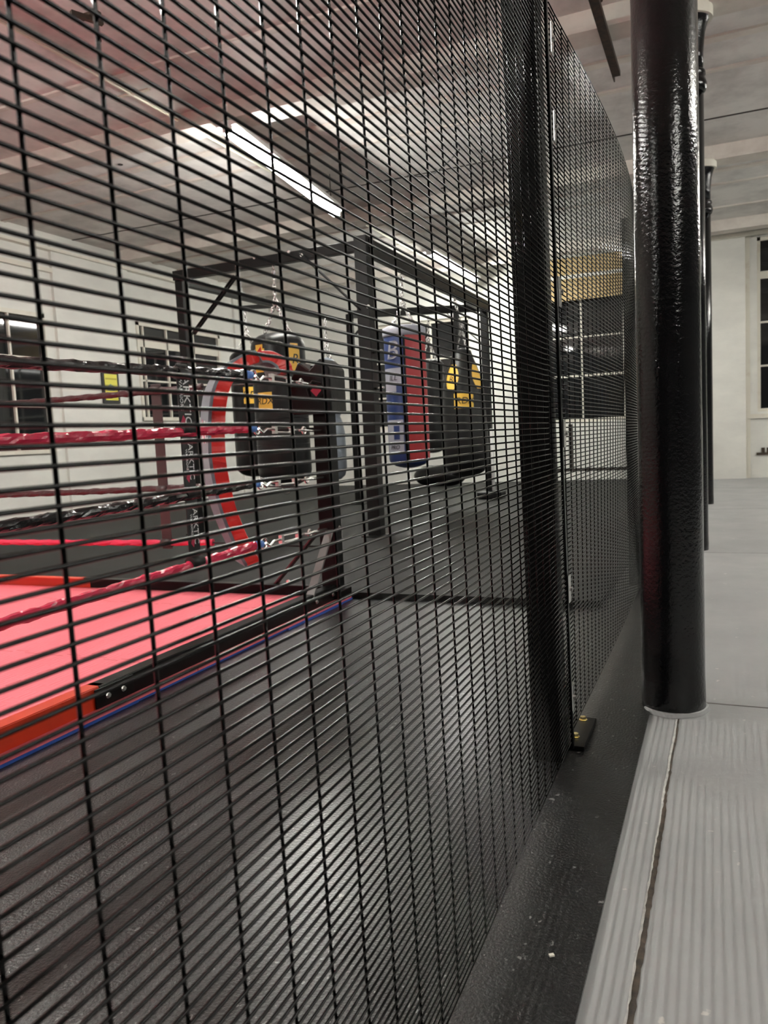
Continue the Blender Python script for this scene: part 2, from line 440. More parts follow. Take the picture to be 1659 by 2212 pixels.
# ---------------------------------------------------------------- cast iron columns
def column(x, y, r, label, full=True):
    t = thing('iron_column', label, 'column', (x, y, 0), 'row of black cast iron columns')
    prof = [(r * 1.01, 0.0), (r * 1.02, .05), (r, .12), (r * .985, 1.8), (r * .97, 3.33)]
    MB().lathe(prof, (x, y, .0), 48).build('shaft', M['column'], t, smooth=True)
    ring = [(r * .97, 3.33), (r * 1.12, 3.34), (r * 1.22, 3.37), (r * 1.22, 3.39), (r * 1.12, 3.42), (r * 1.0, 3.43), (r * 1.12, 3.45), (r * 1.12, 3.47), (r * .97, 3.49)]
    MB().lathe(ring, (x, y, 0), 40).build('neck_ring', M['column'], t, smooth=True)
    cap = [(r * .95, 3.49), (r * .97, 3.60), (r * 1.1, 3.74), (r * 1.35, 3.82), (r * 1.55, 3.845), (r * 1.55, 3.85)]
    MB().lathe(cap, (x, y, 0), 40).build('capital', M['column'], t, smooth=True)
    MB().lathe([(r * 1.66, 3.83), (r * 1.68, 3.84), (r * 1.68, 3.90), (r * 1.66, 3.91)], (x, y, 0), 40).build('collar', M['trimp'], t, smooth=True)['label'] = 'cream collar'
    return t
c1 = column(-.152, 2.757, .1015, 'thick glossy black iron column nearest the camera, between fence and grey floor')
cb = MB(); 
cb.lathe([(.108, .0), (.108, .004), (.1045, .014), (.100, .016)], (-.150, 2.752, 0), 48, rf=lambda t, z: 1 + .04 * math.sin(3 * t + 1) + .02 * math.sin(7 * t))
cb.build('paint_ring', M['floor'], c1)['label'] = 'rough grey floor paint around the foot'
column(-.178, 6.38, .094, 'black iron column with cream collar directly behind the nearest thick column')
column(-.166, 10.02, .094, 'farthest black iron column with cream collar, in line behind the other two')

# ---------------------------------------------------------------- mesh fence (true metres)
H0 = 0.90
Z0, Z1 = H0 - .860, H0 + 1.083
def lean(y):
    t = min(1, max(0, (y - 1.1) / .9)); t = t * t * (3 - 2 * t)
    return -.0171 + t * .0096
def fx1(y, z): return -.3855 + lean(y) * (z - H0)
Y2a, Y2b = 2.115, 4.62
def fx2(y, z):
    t = (y - Y2a) / (Y2b - Y2a); h = (z - Z0) / (Z1 - Z0)
    base = -.3905 - .012 * t
    return base + (.008 + .042 * h) * math.sin(PI * min(1, max(0, t)))
PA, PB, WR = .0762, .0127, .00175
def wire_mesh(fx, ys_v, ya, yb, nseg, zrow0):
    mb = MB(1.0)
    k = math.floor((Z1 - zrow0) / PB)
    rows = []
    z = zrow0 + k * PB
    while z > Z0 + .002:
        rows.append(z); z -= PB
    for z in rows:
        pts = [(fx(ya + (yb - ya) * i / nseg, z) + WR, ya + (yb - ya) * i / nseg, z) for i in range(nseg + 1)]
        mb.tube(pts, WR, 8)
    for y in ys_v:
        pts = []
        for i in range(9):
            z = rows[-1] - .002 + (rows[0] + .004 - rows[-1]) * i / 8
            pts.append((fx(y, z) - WR, y, z))
        mb.tube(pts, WR, 8)
    mb.sm = True
    return mb
y0 = .374847
v1 = [y0 + PA * k for k in range(-10, 22)]
v1 = [y for y in v1 if y < 2.03]
zr = H0 + .018099
p1 = thing('mesh_fence', 'near black welded wire mesh fence panel filling the left half of the view', 'fence panel', (-.3855, .8, Z0), 'black mesh fence panels', 1.0)
wire_mesh(fx1, v1, -.40, 2.075, 14, zr).build('wire_mesh', M['wire'], p1)
v2 = [2.175 + PA * k for k in range(0, 40)]; v2 = [y for y in v2 if y < 4.6]
p2 = thing('mesh_fence', 'far black wire mesh fence panel, bowed, between the flat post and the thick column', 'fence panel', (-.39, 3.3, Z0), 'black mesh fence panels', 1.0)
wire_mesh(fx2, v2, 2.10, 4.60, 20, zr).build('wire_mesh', M['wire'], p2)

def fence_post(yt, yb, label, detail):
    """yt/yb: far edge at the top and the bottom"""
    t = thing('fence_post', label, 'fence post', (-.43, yb - .04, 0.008), 'black fence posts', 1.0)
    w = .082; xr = -.394
    mb = MB(1.0)
    vs = []
    for (yy, z) in ((yb, .008), (yt, H0 + 1.12)):
        xo = 0 if z < 1 else -.006
        for (dx, dy) in ((0, 0), (-w, 0), (-w, -w), (0, -w)): vs.append((xr + xo + dx, yy + dy, z))
    mb.add(vs, [(0, 1, 2, 3), (7, 6, 5, 4), (0, 4, 5, 1), (1, 5, 6, 2), (2, 6, 7, 3), (3, 7, 4, 0)])
    mb.build('upright', M['post'], t, bevel=.003)
    if detail:
        yl = lambda z: yb + (yt - yb) * z / (H0 + 1.12)
        fb = MB(1.0)
        fb.add([(-.386, yl(.02) - .005, .02), (-.379, yl(.02) - .005, .02), (-.379, yl(.02) + .012, .02), (-.386, yl(.02) + .012, .02),
                (-.392, yl(2.0) - .005, 2.0), (-.385, yl(2.0) - .005, 2.0), (-.385, yl(2.0) + .012, 2.0), (-.392, yl(2.0) + .012, 2.0)],
               [(0, 3, 2, 1), (4, 5, 6, 7), (0, 1, 5, 4), (1, 2, 6, 5), (2, 3, 7, 6), (3, 0, 4, 7)])
        fb.build('cover_strip', M['post'], t)
        for zc in (1.87, 1.66, 1.255, .89, .47, .165):
            y = yl(zc) + .004
            c = MB(1.0).box((-.378, y + .006, zc), (.004, .03, .075))
            cc = c.build('clamp', M['chrome'], t, bevel=.0015); cc['label'] = 'small zinc clamp'
            MB(1.0).disc((-.376, y + .006, zc), .0065, (1, 0, 0), .007, 12).build('bolt', M['chrome'], cc, smooth=False)
        MB(1.0).box((-.395, 2.255, .014), (.085, .235, .012)).build('base_plate', M['post'], t, bevel=.002)
        MB(1.0).box((-.412, 2.165, .09), (.006, .11, .16)).build('gusset', M['post'], t, bevel=.002)
        for y in (2.205, 2.345):
            b = MB(1.0).disc((-.388, y, .020), .0125, (0, 0, 1), .002, 20).disc((-.388, y, .022), .0095, (0, 0, 1), .009, 6)
            b.build('bolt', M['brass'], t)['label'] = 'brass coloured floor bolt'
    return t
fence_post(2.058, 2.122, 'flat black fence post with zinc clamps joining the two mesh panels, bolted to the floor', True)
fence_post(4.62, 4.62, 'black fence post at the far end of the bowed mesh panel, beside the thick column', False)

# ---------------------------------------------------------------- lights
def light_fitting(p, q, label, tubes=(-1, 1), bw=.21, tm='tube'):
    p = Vector(p); q = Vector(q); d = (q - p).normalized(); a = d.cross(Vector((0, 0, 1))).normalized()
    t = thing('tube_light', label, 'light', tuple((p + q) / 2), 'fluorescent tube lights')
    MB().bar(p - d * .03 + Vector((0, 0, .065)), q + d * .03 + Vector((0, 0, .06)), bw, .045).build('batten', M['fitting'], t, bevel=.004)
    for s in tubes:
        MB().tube([p + a * s * .040, q + a * s * .032], .014, 12).build('tube', M[tm], t, smooth=True)
    for e in (p, q):
        MB().box(e + Vector((0, 0, .022)), (.10, .03, .06)).build('lamp_holder', M['fitting'], t)
    for f in (.06, .94):
        e = p + (q - p) * f
        MB().tube([e + Vector((0, 0, .09)), (e.x, e.y, ZC)], .006, 6).build('hanger', M['rust'], t)
    return t
light_fitting((-4.05, 6.26, 3.774), (-4.2, 8.73, 3.646), 'large glowing tube light hanging above the near end of the bag rig')
light_fitting((-4.05, 11.6, 3.71), (-4.05, 14.04, 3.71), 'smaller glowing tube light farther back near the far wall')
light_fitting((-4.5, .95, 3.55), (-4.5, 3.39, 3.55), 'glowing tube light above the boxing ring', (0,), .035, 'tube2')
light_fitting((-4.5, -4.35, 3.55), (-4.5, -1.91, 3.55), 'added unseen tube light behind the camera on the ring side, whitening the ceiling', (-1, 1), .035)  # added fitting, out of view, put in to whiten the ceiling
light_fitting((3.5, -2.8, 3.74), (3.5, -.36, 3.74), 'glowing tube light above the near corridor beside the camera', (-1, 1), .06)
light_fitting((3.5, 3.7, 3.74), (3.5, 6.14, 3.74), 'glowing tube light above the middle of the grey corridor', (-1, 1), .06)
light_fitting((3.5, 9.0, 3.74), (3.5, 11.44, 3.74), 'glowing tube light at the far end of the corridor', (-1, 1), .06)

cd = thing('conduit', 'twin cream conduit pipes running along the ceiling towards the large tube light', 'conduit', (-4.64, 6, 4.0))
for x in (-4.66, -4.61):
    MB().tube([(x, -3, 4.03), (x, 14.4, 4.03)], .013, 8).build('pipe', M['conduit'], cd, smooth=True)
for y in (3.0, 5.72, 9.2, 12.0):
    MB().box((-4.635, y, 4.03), (.34, .035, .012), ).build('pipe_clip', M['conduit'], cd)
hk = thing('ceiling_hook', 'dark iron beam clamp with a hanging hook at the top left', 'hook', (-3.9, 4.4, 3.8))
MB().bar((-3.95, 4.3, 3.88), (-3.86, 4.5, 3.88), .035, .03).box((-3.9, 4.42, 3.905), (.16, .05, .02)).build('clamp_bar', M['rust'], hk)
MB().tube([(-3.88, 4.45, 3.9), (-3.88, 4.45, 3.80), (-3.87, 4.47, 3.76), (-3.85, 4.45, 3.74), (-3.86, 4.43, 3.77)], .011, 8).build('hook', M['rust'], hk, smooth=True)
cable = MB()
cable.tube([(-2.6 - .08 * i, 8.6 + .05 * i, 4.075 - .12 * math.sin(PI * i / 10)) for i in range(11)], .008, 6)
tag(cable.build('hanging_cable', M['blackprint'], smooth=True), 'thin dark cable looping below the ceiling above the bag rig', 'cable')

# ---------------------------------------------------------------- boxing ring
XR0, YR0 = -2.08, 4.10
mt = thing('foam_mat', 'red and blue reversible foam mat floor of the boxing ring', 'mat', (-4.6, 1.4, .008))
MB().bb(-7.2, -2.04, -1.1, 4.17, .018, .034).build('red_layer', M['redmat'], mt)
bl = MB(); y = -1.1
k = 0
while y < 4.17:
    L_ = random.choice((.5, .62, .38)); o_ = random.choice((0, .008, -.006))
    bl.bb(-7.2, -2.036 + o_, y, min(y + L_, 4.175), .0085, .018); y += L_
bl.build('blue_layer', M['bluemat'], mt)['label'] = 'blue underside'

ring = thing('boxing_ring', 'low floor boxing ring frame of black and red steel with a black corner post', 'boxing ring', (-4.6, 1.4, .034))
def angle_bar(p, q, m, name='frame_bar', h=.078, inw=(-1, 0, 0)):
    mb = MB(); p = Vector(p); q = Vector(q); up = Vector((0, 0, h / 2))
    mb.bar(p + up, q + up, .006, h)
    n = Vector(inw) * .03
    mb.bar(p + n + Vector((0, 0, h)), q + n + Vector((0, 0, h)), .06, .006)
    return mb.build(name, m, ring, bevel=.001)
angle_bar((XR0, 2.13, .034), (XR0, 4.10, .034), M['ringblack'])['label'] = 'black near side bar'
angle_bar((XR0 - .004, -1.0, .034), (XR0 - .004, 2.16, .034), M['ringred'])['label'] = 'red near side bar'
angle_bar((-4.03, YR0, .034), (XR0, YR0, .034), M['ringblack'], h=.07, inw=(0, -1, 0))['label'] = 'black far side bar'
angle_bar((-7.1, YR0 - .004, .034), (-4.0, YR0 - .004, .034), M['ringred'], h=.07, inw=(0, -1, 0))['label'] = 'red far side bar'
def bolt(p, d, par, r=.010, m='chrome'):
    return MB().disc(p, r, d, .008, 14).disc(Vector(p) + Vector(d) * .008, r * .75, d, .006, 6).build('bolt', M[m], par)
MB().box((XR0 + .006, 2.20, .073), (.006, .20, .072)).build('joint_plate', M['ringblack'], ring, bevel=.002)
for y in (2.155, 2.235): bolt((XR0 + .009, y, .075), (1, 0, 0), ring, .012)
# corner post
PX, PY = -2.12, 4.10
MB().box((PX, PY, .72), (.10, .10, 1.36)).box((PX + .0, PY, .06), (.16, .16, .05)).build('corner_post', M['ringblack'], ring, bevel=.004)
hd = MB()
# post head: slanted box with a notch
prof = [(-.16, -.15), (.10, -.15), (.10, .10), (.04, .16), (-.03, .10), (-.10, .15), (-.17, .02)]
zc = 1.27
vs = [(PX + x, PY - .10, zc + z) for x, z in prof] + [(PX + x, PY + .10, zc + z) for x, z in prof]
n = len(prof)
hd.add(vs, [tuple(range(n)), tuple(range(2 * n - 1, n - 1, -1))] + [(i, i + n, (i + 1) % n + n, (i + 1) % n) for i in range(n)])
hdo = hd.build('post_head', M['blackvinyl'], ring, bevel=.008)
MB().torus((PX + .01, PY - .106, zc - .02), .055, .011, (0, -1, 0), 6, 8).build('hex_rim', M['ringblack'], hdo)
MB().add([(PX + .01, PY - .104, zc + .015), (PX + .045, PY - .104, zc - .02), (PX + .01, PY - .104, zc - .055), (PX - .025, PY - .104, zc - .02)], [(0, 3, 2, 1)]).build('red_diamond', M['redprint'], hdo)
# braces
M['ringmaroon'] = mat('dark_maroon_steel', (0.05, 0.008, 0.012), 0.35)
br = MB().bar((PX - .40, PY, .10), (PX - .04, PY, .47), .012, .055, (0, 1, 0)); br.build('brace', M['ringmaroon'], ring, bevel=.002)['label'] = 'dark maroon flat brace'
M['ringgrey'] = mat('grey_steel', (0.16, 0.155, 0.15), 0.35)
br = MB().bar((PX + .02, PY - .34, .09), (PX + .02, PY - .05, .44), .012, .05, (1, 0, 0)); br.build('brace', M['ringgrey'], ring, bevel=.002)['label'] = 'grey flat brace'
for p, d in (((XR0 + .008, 3.98, .075), (1, 0, 0)), ((XR0 + .008, 4.04, .075), (1, 0, 0)), ((XR0 + .008, 3.78, .075), (1, 0, 0)), ((PX + .052, PY, .45), (1, 0, 0)), ((PX - .30, PY - .012, .12), (0, -1, 0))):
    bolt(p, d, ring, .013)

# ropes
def rope(p, q, sag, m, label, r=.020, seed=0, spike=.22, tail=None):
    p = Vector(p); q = Vector(q); n = int((q - p).length / .022)
    pts = []
    for i in range(n + 1):
        t = i / n
        v = p.lerp(q, t); v.z -= sag * 4 * t * (1 - t)
        pts.append(v)
    def rf(i, j_, r0):
        return r0 * (1 + spike * noise.noise(Vector((i * .7, j_ * 1.3 + seed * 9, seed))) + .10 * math.sin(i * .9 + j_ * .785))
    mb = MB().tube(pts, r, 12, rf=rf)
    o = mb.build('ring_rope', m, None)
    if tail: MB().tube([q, tail], .006, 6).build('cord', M['blackprint'], o, smooth=True)
    return tag(o, label, 'rope', 'boxing ring ropes')
zr4 = [(1.27, 1.30, 'ropebk', 'black shiny', 'top'), (1.04, 1.04, 'roperd', 'red shiny', 'second from top'), (.766, .769, 'ropebk', 'black shiny', 'third from top'), (.453, .468, 'roperd', 'red crinkled', 'lowest')]
for i, (za, zb, mm, cl, pos) in enumerate(zr4):
    rope((-2.1, -.9, za - .03), (-2.1, 3.24, zb), .02, M[mm], '%s tape-wrapped ring rope, %s on the side nearest the mesh fence' % (cl, pos), .021, i)
zf4 = [(1.36, 1.335, 'ropebr', 'dark maroon', 'top'), (1.068, 1.058, 'roperd', 'bright red', 'second from top'), (.685, .714, 'ropebr', 'dark maroon', 'third from top'), (.364, .355, 'roperd', 'bright red smooth', 'lowest')]
for i, (za, zb, mm, cl, pos) in enumerate(zf4):
    rope((-7.1, 4.1, za), (-2.96, 4.1, zb), .015, M[mm], '%s ring rope, %s on the far side of the ring' % (cl, pos), .020, 10 + i, .15, (-2.18, 4.1, zb - .02))

def turnbuckle(p, q, label):
    p = Vector(p); q = Vector(q); d = (q - p).normalized(); L_ = (q - p).length; a = d.cross(Vector((0, 0, 1))).normalized(); u = a.cross(d)
    t = thing('turnbuckle', label, 'turnbuckle', tuple(p), 'turnbuckles between ropes and corner post')
    MB().tube([p, p + d * .05], .019, 10).build('tape_end', M['bluetape'], t, smooth=True)['label'] = 'blue tape'
    MB().torus(p + d * .075, .028, .005, a, 16, 6).build('hook_ring', M['chrome'], t, smooth=True)
    MB().tube([p + d * .09, p + d * .13 - u * .02, p + d * .17, p + d * .24], .007, 8).build('hook', M['chrome'], t, smooth=True)
    b = MB()
    for s in (-1, 1): b.tube([p + d * .25 + u * .016 * s, p + d * .43 + u * .016 * s], .0065, 8)
    b.box(p + d * .25, (.02, .024, .045)); b.box(p + d * .43, (.02, .024, .045)); b.build('body', M['chrome'], t)
    MB().tube([p + d * .43, p + d * .50], .007, 8).torus(p + d * .525, .022, .006, u, 14, 6).build('eye', M['chrome'], t, smooth=True)
    MB().tube([p + d * .54, q], .008, 8).torus(p + d * .57, .020, .006, a, 14, 6).build('shackle', M['chrome'], t, smooth=True)
for i, (za, zb, mm, cl, pos) in enumerate(zr4):
    turnbuckle((-2.1, 3.26, zb), (-2.115, 4.04, zb - .02), 'zinc turnbuckle on the near ropes, %s, hooked to the corner post' % pos)
# rope spacers
def spacer(x, y, zs, m, dirv, label, words):
    t = thing('rope_spacer', label, 'rope spacer', (x, y, zs[-1]), 'rope spacer straps')
    d = Vector(dirv)
    top, bot = zs[0] + .04, zs[-1] - .04
    MB().box((x, y, (top + bot) / 2), (abs(d.x) * .072 + .006, abs(d.y) * .072 + .006, top - bot)).build('strap', m, t, bevel=.002)
    for z in zs:
        MB().tube([Vector((x, y, z)) - d * .04, Vector((x, y, z)) + d * .04], .027, 12).build('loop', m, t, smooth=True)
    if words:
        off = Vector((.0045, 0, 0)) if abs(d.y) > .5 else Vector((0, -.0045, 0))
        for k, zc in enumerate(words):
            nrm = off.normalized()
            if k == 0:
                text('lettering', 'ARKTIC', .062, Vector((x, y + .014, zc)) + off, (0, 0, -1), (0, 1, 0), M['whiteprint'], t)
                text('lettering', 'WARRIORS', .028, Vector((x, y - .022, zc + .03)) + off, (0, 0, -1), (0, 1, 0), M['whiteprint'], t)
                MB().add([Vector((x, y - .018, zc - .06)) + off, Vector((x, y + .004, zc - .085)) + off, Vector((x, y - .012, zc - .13)) + off, Vector((x, y - .034, zc - .09)) + off], [(0, 1, 2, 3)]).build('logo', M['redprint'], t)
            else:
                text('lettering', 'ARKTIC', .045, Vector((x, y + .014, zc)) + off, (0, 0, -1), (0, 1, 0), M['whiteprint'], t)
                text('lettering', 'WARRIORS', .018, Vector((x, y - .014, zc + .01)) + off, (0, 0, -1), (0, 1, 0), M['whiteprint'], t)
                MB().add([Vector((x, y - .014, zc - .045)) + off, Vector((x, y + .002, zc - .06)) + off, Vector((x, y - .008, zc - .09)) + off, Vector((x, y - .026, zc - .07)) + off], [(0, 1, 2, 3)]).build('logo', M['redprint'], t)
spacer(-2.1, 2.77, [1.275, 1.04, .768, .465], M['blackprint'], (0, 1, 0), 'black webbing rope spacer printed with white letters, on the near ropes', [1.16, .90, .62])
spacer(-3.32, 4.1, [1.337, 1.06, .70, .352], mat('brown_webbing', (0.035, 0.016, 0.016), .5), (1, 0, 0), 'plain dark maroon rope spacer strap on the far ropes', None)

# corner cushion: bowed pad in the corner
pd = thing('corner_cushion', 'bowed corner cushion with red sides and dark front tied inside the ring corner', 'cushion', (XR0 - .45, 4.1 - .45, .4))
path = [(.20, .96 + .385), (.215, .96 + .44), (.265, .96 + .475), (.34, .96 + .462), (.41, .96 + .40), (.455, .96 + .30), (.476, .96 + .165), (.485, .96), (.483, .96 - .12), (.465, .96 - .30), (.44, .96 - .43), (.41, .96 - .55), (.377, .96 - .65)]
def smooth_path(pt, n=5):
    out = []
    for i in range(len(pt) - 1):
        p0 = Vector(pt[max(i - 1, 0)]); p1_ = Vector(pt[i]); p2_ = Vector(pt[i + 1]); p3 = Vector(pt[min(i + 2, len(pt) - 1)])
        for k in range(n):
            t = k / n
            out.append(0.5 * ((2 * p1_) + (-p0 + p2_) * t + (2 * p0 - 5 * p1_ + 4 * p2_ - p3) * t * t + (-p0 + 3 * p1_ - 3 * p2_ + p3) * t ** 3))
    out.append(Vector(pt[-1])); return out
pp = smooth_path(path)
side = Vector((1, -1, 0)).normalized()
def pad_strip(t0, t1, s0, s1, name, m, wr=0.0, par=None):
    mb = MB(); vs = []; fs = []
    n = len(pp)
    for i, p in enumerate(pp):
        a = pp[min(i + 1, n - 1)] - pp[max(i - 1, 0)]; a.normalize()
        nr = Vector((-a.y, a.x)) * -1   # towards the ring centre
        if nr.x < 0 and i > 12: nr = -nr
        for (tt, ss) in ((t0, s0), (t1, s0), (t1, s1), (t0, s1)):
            w = wr * noise.noise(Vector((i * .55, ss * 20, tt * 30)))
            q = p + nr * tt
            base = Vector((XR0 - q.x, 4.10 - q.x, q.y)) 
            vs.append(base + side * (ss + w))
    for i in range(n - 1):
        for j_ in range(4):
            fs.append((i * 4 + j_, i * 4 + (j_ + 1) % 4, (i + 1) * 4 + (j_ + 1) % 4, (i + 1) * 4 + j_))
    fs.append((0, 1, 2, 3)); fs.append((n * 4 - 1, n * 4 - 2, n * 4 - 3, n * 4 - 4))
    mb.add(vs, fs)
    return mb.build(name, m, par or pd, bevel=.004)
pad_strip(-.03, .025, -.13, .13, 'cushion', M['redvinyl'], .014)
pad_strip(.023, .036, -.135, .135, 'front_cover', M['greyvinyl'])['label'] = 'dark grey front'
for zz in (.78,): MB().box((XR0 - .50, 4.10 - .50, zz), (.02, .03, .05), rz=PI / 4).build('buckle', M['whiteprint'], pd)
lg = MB()
nn = Vector((-1, -1, 0)).normalized()
def lq(c, w, h, sh, m):
    c = Vector((XR0 - .525, 4.10 - .525, c[1])) + side * c[0]
    return MB().add([c + side * (-w / 2), c + side * (w / 2), c + side * (w / 2 + sh) + Vector((0, 0, h)), c + side * (-w / 2 + sh) + Vector((0, 0, h))], [(0, 1, 2, 3)]).build('logo', m, pd)
lq((.02, .98), .025, .12, .02, M['whiteprint']); lq((.06, .98), .02, .13, -.02, M['redprint']); lq((.095, .98), .025, .12, .02, M['whiteprint'])

# ---------------------------------------------------------------- bag rig
rg = thing('bag_rig', 'large black steel frame carrying the punch bags', 'bag rig', (-4.0, 8.7, .045))
def sq(p, q, w, h=None, name='post', m='rig', up=(0, 0, 1), par=None):
    return MB().bar(p, q, w, h, up).build(name, M[m], par or rg, bevel=.004)
ZT = 2.72
A_, B2, C_, D_ = (-2.985, 6.72), (-3.0, 10.8), (-5.1, 6.82), (-4.72, 10.06)
for (x, y), w, zt in ((A_, .125, 2.80), (B2, .10, 2.74), (C_, .09, 2.72), (D_, .085, 2.70)):
    sq((x, y, .045), (x, y, zt), w)
    MB().box((x, y, .052), (w + .1, w + .1, .012)).build('foot_plate', M['rig'], rg, bevel=.002)
sq((-2.96, 6.72, ZT - .01), (-2.98, 10.8, ZT - .01), .10, .14, 'top_beam')
sq((-5.14, 6.78, ZT), (-2.985, 6.72, ZT), .08, .095, 'top_beam')
sq((-5.1, 6.85, 2.66), (-4.72, 10.06, 2.58), .07, .06, 'top_beam')
sq((-4.76, 10.10, ZT - .02), (-3.0, 10.8, ZT - .02), .08, .10, 'top_beam')
sq((-3.60, 6.66, 2.72), (-3.01, 6.66, 2.14), .012, .075, 'brace', up=(0, 1, 0))
for dz in (0, .05): sq((-4.37 + dz * .8, 6.70, 2.62), (-4.93 + dz * .8, 6.70, 2.10), .012, .035, 'brace', up=(0, 1, 0))
sq((-3.55, 10.7, 2.70), (-3.03, 10.78, 2.20), .012, .07, 'brace', up=(0, 1, 0))
sq((-4.45, 10.2, 2.66), (-4.72, 10.06, 2.35), .012, .07, 'brace', up=(0, 1, 0))
# pegs on the rig posts
for (x, y, z) in ((-2.93, 6.66, 2.16), (-3.58, 6.65, 2.70), (-4.30, 6.66, 2.70), (-4.1, 6.66, 2.75), (-3.72, 6.66, 2.75), (-2.93, 7.9, 2.68), (-2.93, 9.2, 2.68)):
    bolt((x, y, z), (0, -1, 0), rg, .016)
for z in (1.72, 2.05): MB().tube([(-2.93, 6.7, z - .3), (-2.80, 6.62, z - .3)], .012, 8).build('peg', M['chrome'], rg, smooth=True)
MB().tube([(-2.93, 10.72, .1), (-2.93, 10.70, 1.02)], .022, 10).build('pull_tube', M['fitting'], rg, smooth=True)['label'] = 'pale tube beside the back post'
MB().box((-2.96, 10.7, .10), (.35, .3, .10)).build('weight_foot', M['rig'], rg, bevel=.02)

# ---------------------------------------------------------------- punch bags
def cyl_patch(c, r, a0, a1, z0, z1, name, m, par, n=10, off=.003):
    mb = MB(); vs = []; fs = []
    for i in range(n + 1):
        a = a0 + (a1 - a0) * i / n
        for z in (z0, z1): vs.append((c[0] + (r + off) * math.cos(a), c[1] + (r + off) * math.sin(a), z))
    for i in range(n): fs.append((2 * i, 2 * i + 2, 2 * i + 3, 2 * i + 1))
    return mb.add(vs, fs).build(name, m, par, smooth=True)
def cyl_text(c, r, ac, z, s, size, m, par, off=.006):
    def bend(x, y, zz):
        a = ac + x / r
        return Vector((c[0] + (r + off + zz) * math.cos(a), c[1] + (r + off + zz) * math.sin(a), z + y))
    return text('lettering', s, size, (0, 0, 0), (1, 0, 0), (0, 0, 1), m, par, bend=bend, shear=.2)
def facing(c):   # angle on the bag that faces the camera
    return math.atan2(-c[1], -c[0])
def bag(label, c, prof, m, top, hook, nstrap=4, rstrap=.16, cap='bottom_ring'):
    t = thing('punch_bag', label, 'punch bag', (c[0], c[1], prof[0][1]), 'punch bags on the rig')
    body = MB().lathe(prof, (c[0], c[1], 0), 40, rf=lambda a, z: 1 + .012 * noise.noise(Vector((math.cos(a) * 2, math.sin(a) * 2, z * 4)))).build('bag_body', m, t, smooth=True)
    apex = Vector(hook); apex2 = Vector((c[0], c[1], top + (apex.z - top) * .45))
    MB().chain(apex2, apex, .05, .006).build('chain', M['chrome'], t, smooth=True)
    MB().torus(apex2, .03, .006, (0, 1, 0), 14, 6).build('swivel_ring', M['chrome'], t, smooth=True)
    for k in range(nstrap):
        a = facing(c) + PI / 4 + k * 2 * PI / nstrap
        e = Vector((c[0] + rstrap * math.cos(a), c[1] + rstrap * math.sin(a), top - .02))
        MB().chain(e, apex2, .045, .0055).build('chain', M['chrome'], t, smooth=True)
    return t, body
def rounded(r, z0, z1, e=.10, top_e=.06):
    p = []
    for i in range(7):
        a = PI / 2 * i / 6; p.append((max(.004, r * math.sin(a)) if i else .004, z0 + e * (1 - math.cos(a))))
    for z in (z0 + (z1 - z0) * .3, z0 + (z1 - z0) * .55, z0 + (z1 - z0) * .8): p.append((r, z))
    for i in range(6):
        a = PI / 2 * i / 5; p.append((max(.004, r * .35 + r * .65 * math.cos(a)), z1 - top_e + top_e * math.sin(a)))
    return p
# centre bag with four yellow straps
c = (-3.95, 6.74)
t, b = bag('big black punch bag with yellow patches hanging from the front beam, behind the corner post', c, rounded(.262, .53, 2.02, .16, .12), M['blackleather'], 2.04, (c[0], c[1], 2.67), 4, .17)
f = facing(c)
for k, da in enumerate((-.75, .62)):
    cyl_patch(c, .262, f + da - .24, f + da + .24, 1.64, 1.86, 'patch', M['yellow'], t)['label'] = 'yellow patch'
    cyl_patch(c, .262, f + da - .17, f + da + .17, 1.86, 1.90, 'patch', M['yellow'], t)
    cyl_text(c, .262, f + da, 1.75, 'R', .13, M['blackprint'], t)
cyl_patch(c, .262, f - .95, f - .32, 1.28, 1.45, 'patch', M['yellow'], t)['label'] = 'yellow name patch'
cyl_text(c, .262, f - .63, 1.365, 'RDX', .09, M['blackprint'], t)
for z in (.95, 1.2): MB().torus((c[0], c[1], z), .263, .003, (0, 0, 1), 40, 5).build('seam', M['blackvinyl'], t, smooth=True)
MB().torus((c[0], c[1], .50), .04, .006, (.6, -.8, 0), 14, 6).build('bottom_ring', M['chrome'], t, smooth=True)
# left bag
c = (-5.36, 8.40)
t, b = bag('black punch bag with a yellow name patch hanging leftmost, behind the corner cushion', c, rounded(.225, .56, 2.12, .14, .10), M['blackleather'], 2.13, (-5.36, 8.40, 2.60), 4, .16)
f = facing(c)
cyl_patch(c, .225, f - .35, f + .85, 1.46, 1.66, 'patch', M['yellow'], t)['label'] = 'yellow name patch'
cyl_text(c, .225, f + .18, 1.56, 'RDX', .13, M['blackprint'], t)
MB().bar((-5.36, 8.30, 2.62), (-4.9, 8.4, 2.62), .05).build('hanger_arm', M['rig'], t)
# grey bag
c = (-4.72, 9.30)
prof = [(.004, .44), (.10, .45), (.16, .50), (.185, .60), (.19, .9), (.185, 1.05), (.16, 1.2), (.13, 1.28), (.165, 1.34), (.165, 1.40), (.14, 1.55), (.14, 1.85), (.125, 1.95), (.08, 2.02), (.03, 2.05), (.004, 2.055)]
t, b = bag('slim grey waisted punch bag hanging behind the right side of the corner post', c, prof, M['greyvinyl'], 2.03, (c[0], c[1], 2.55), 3, .07)
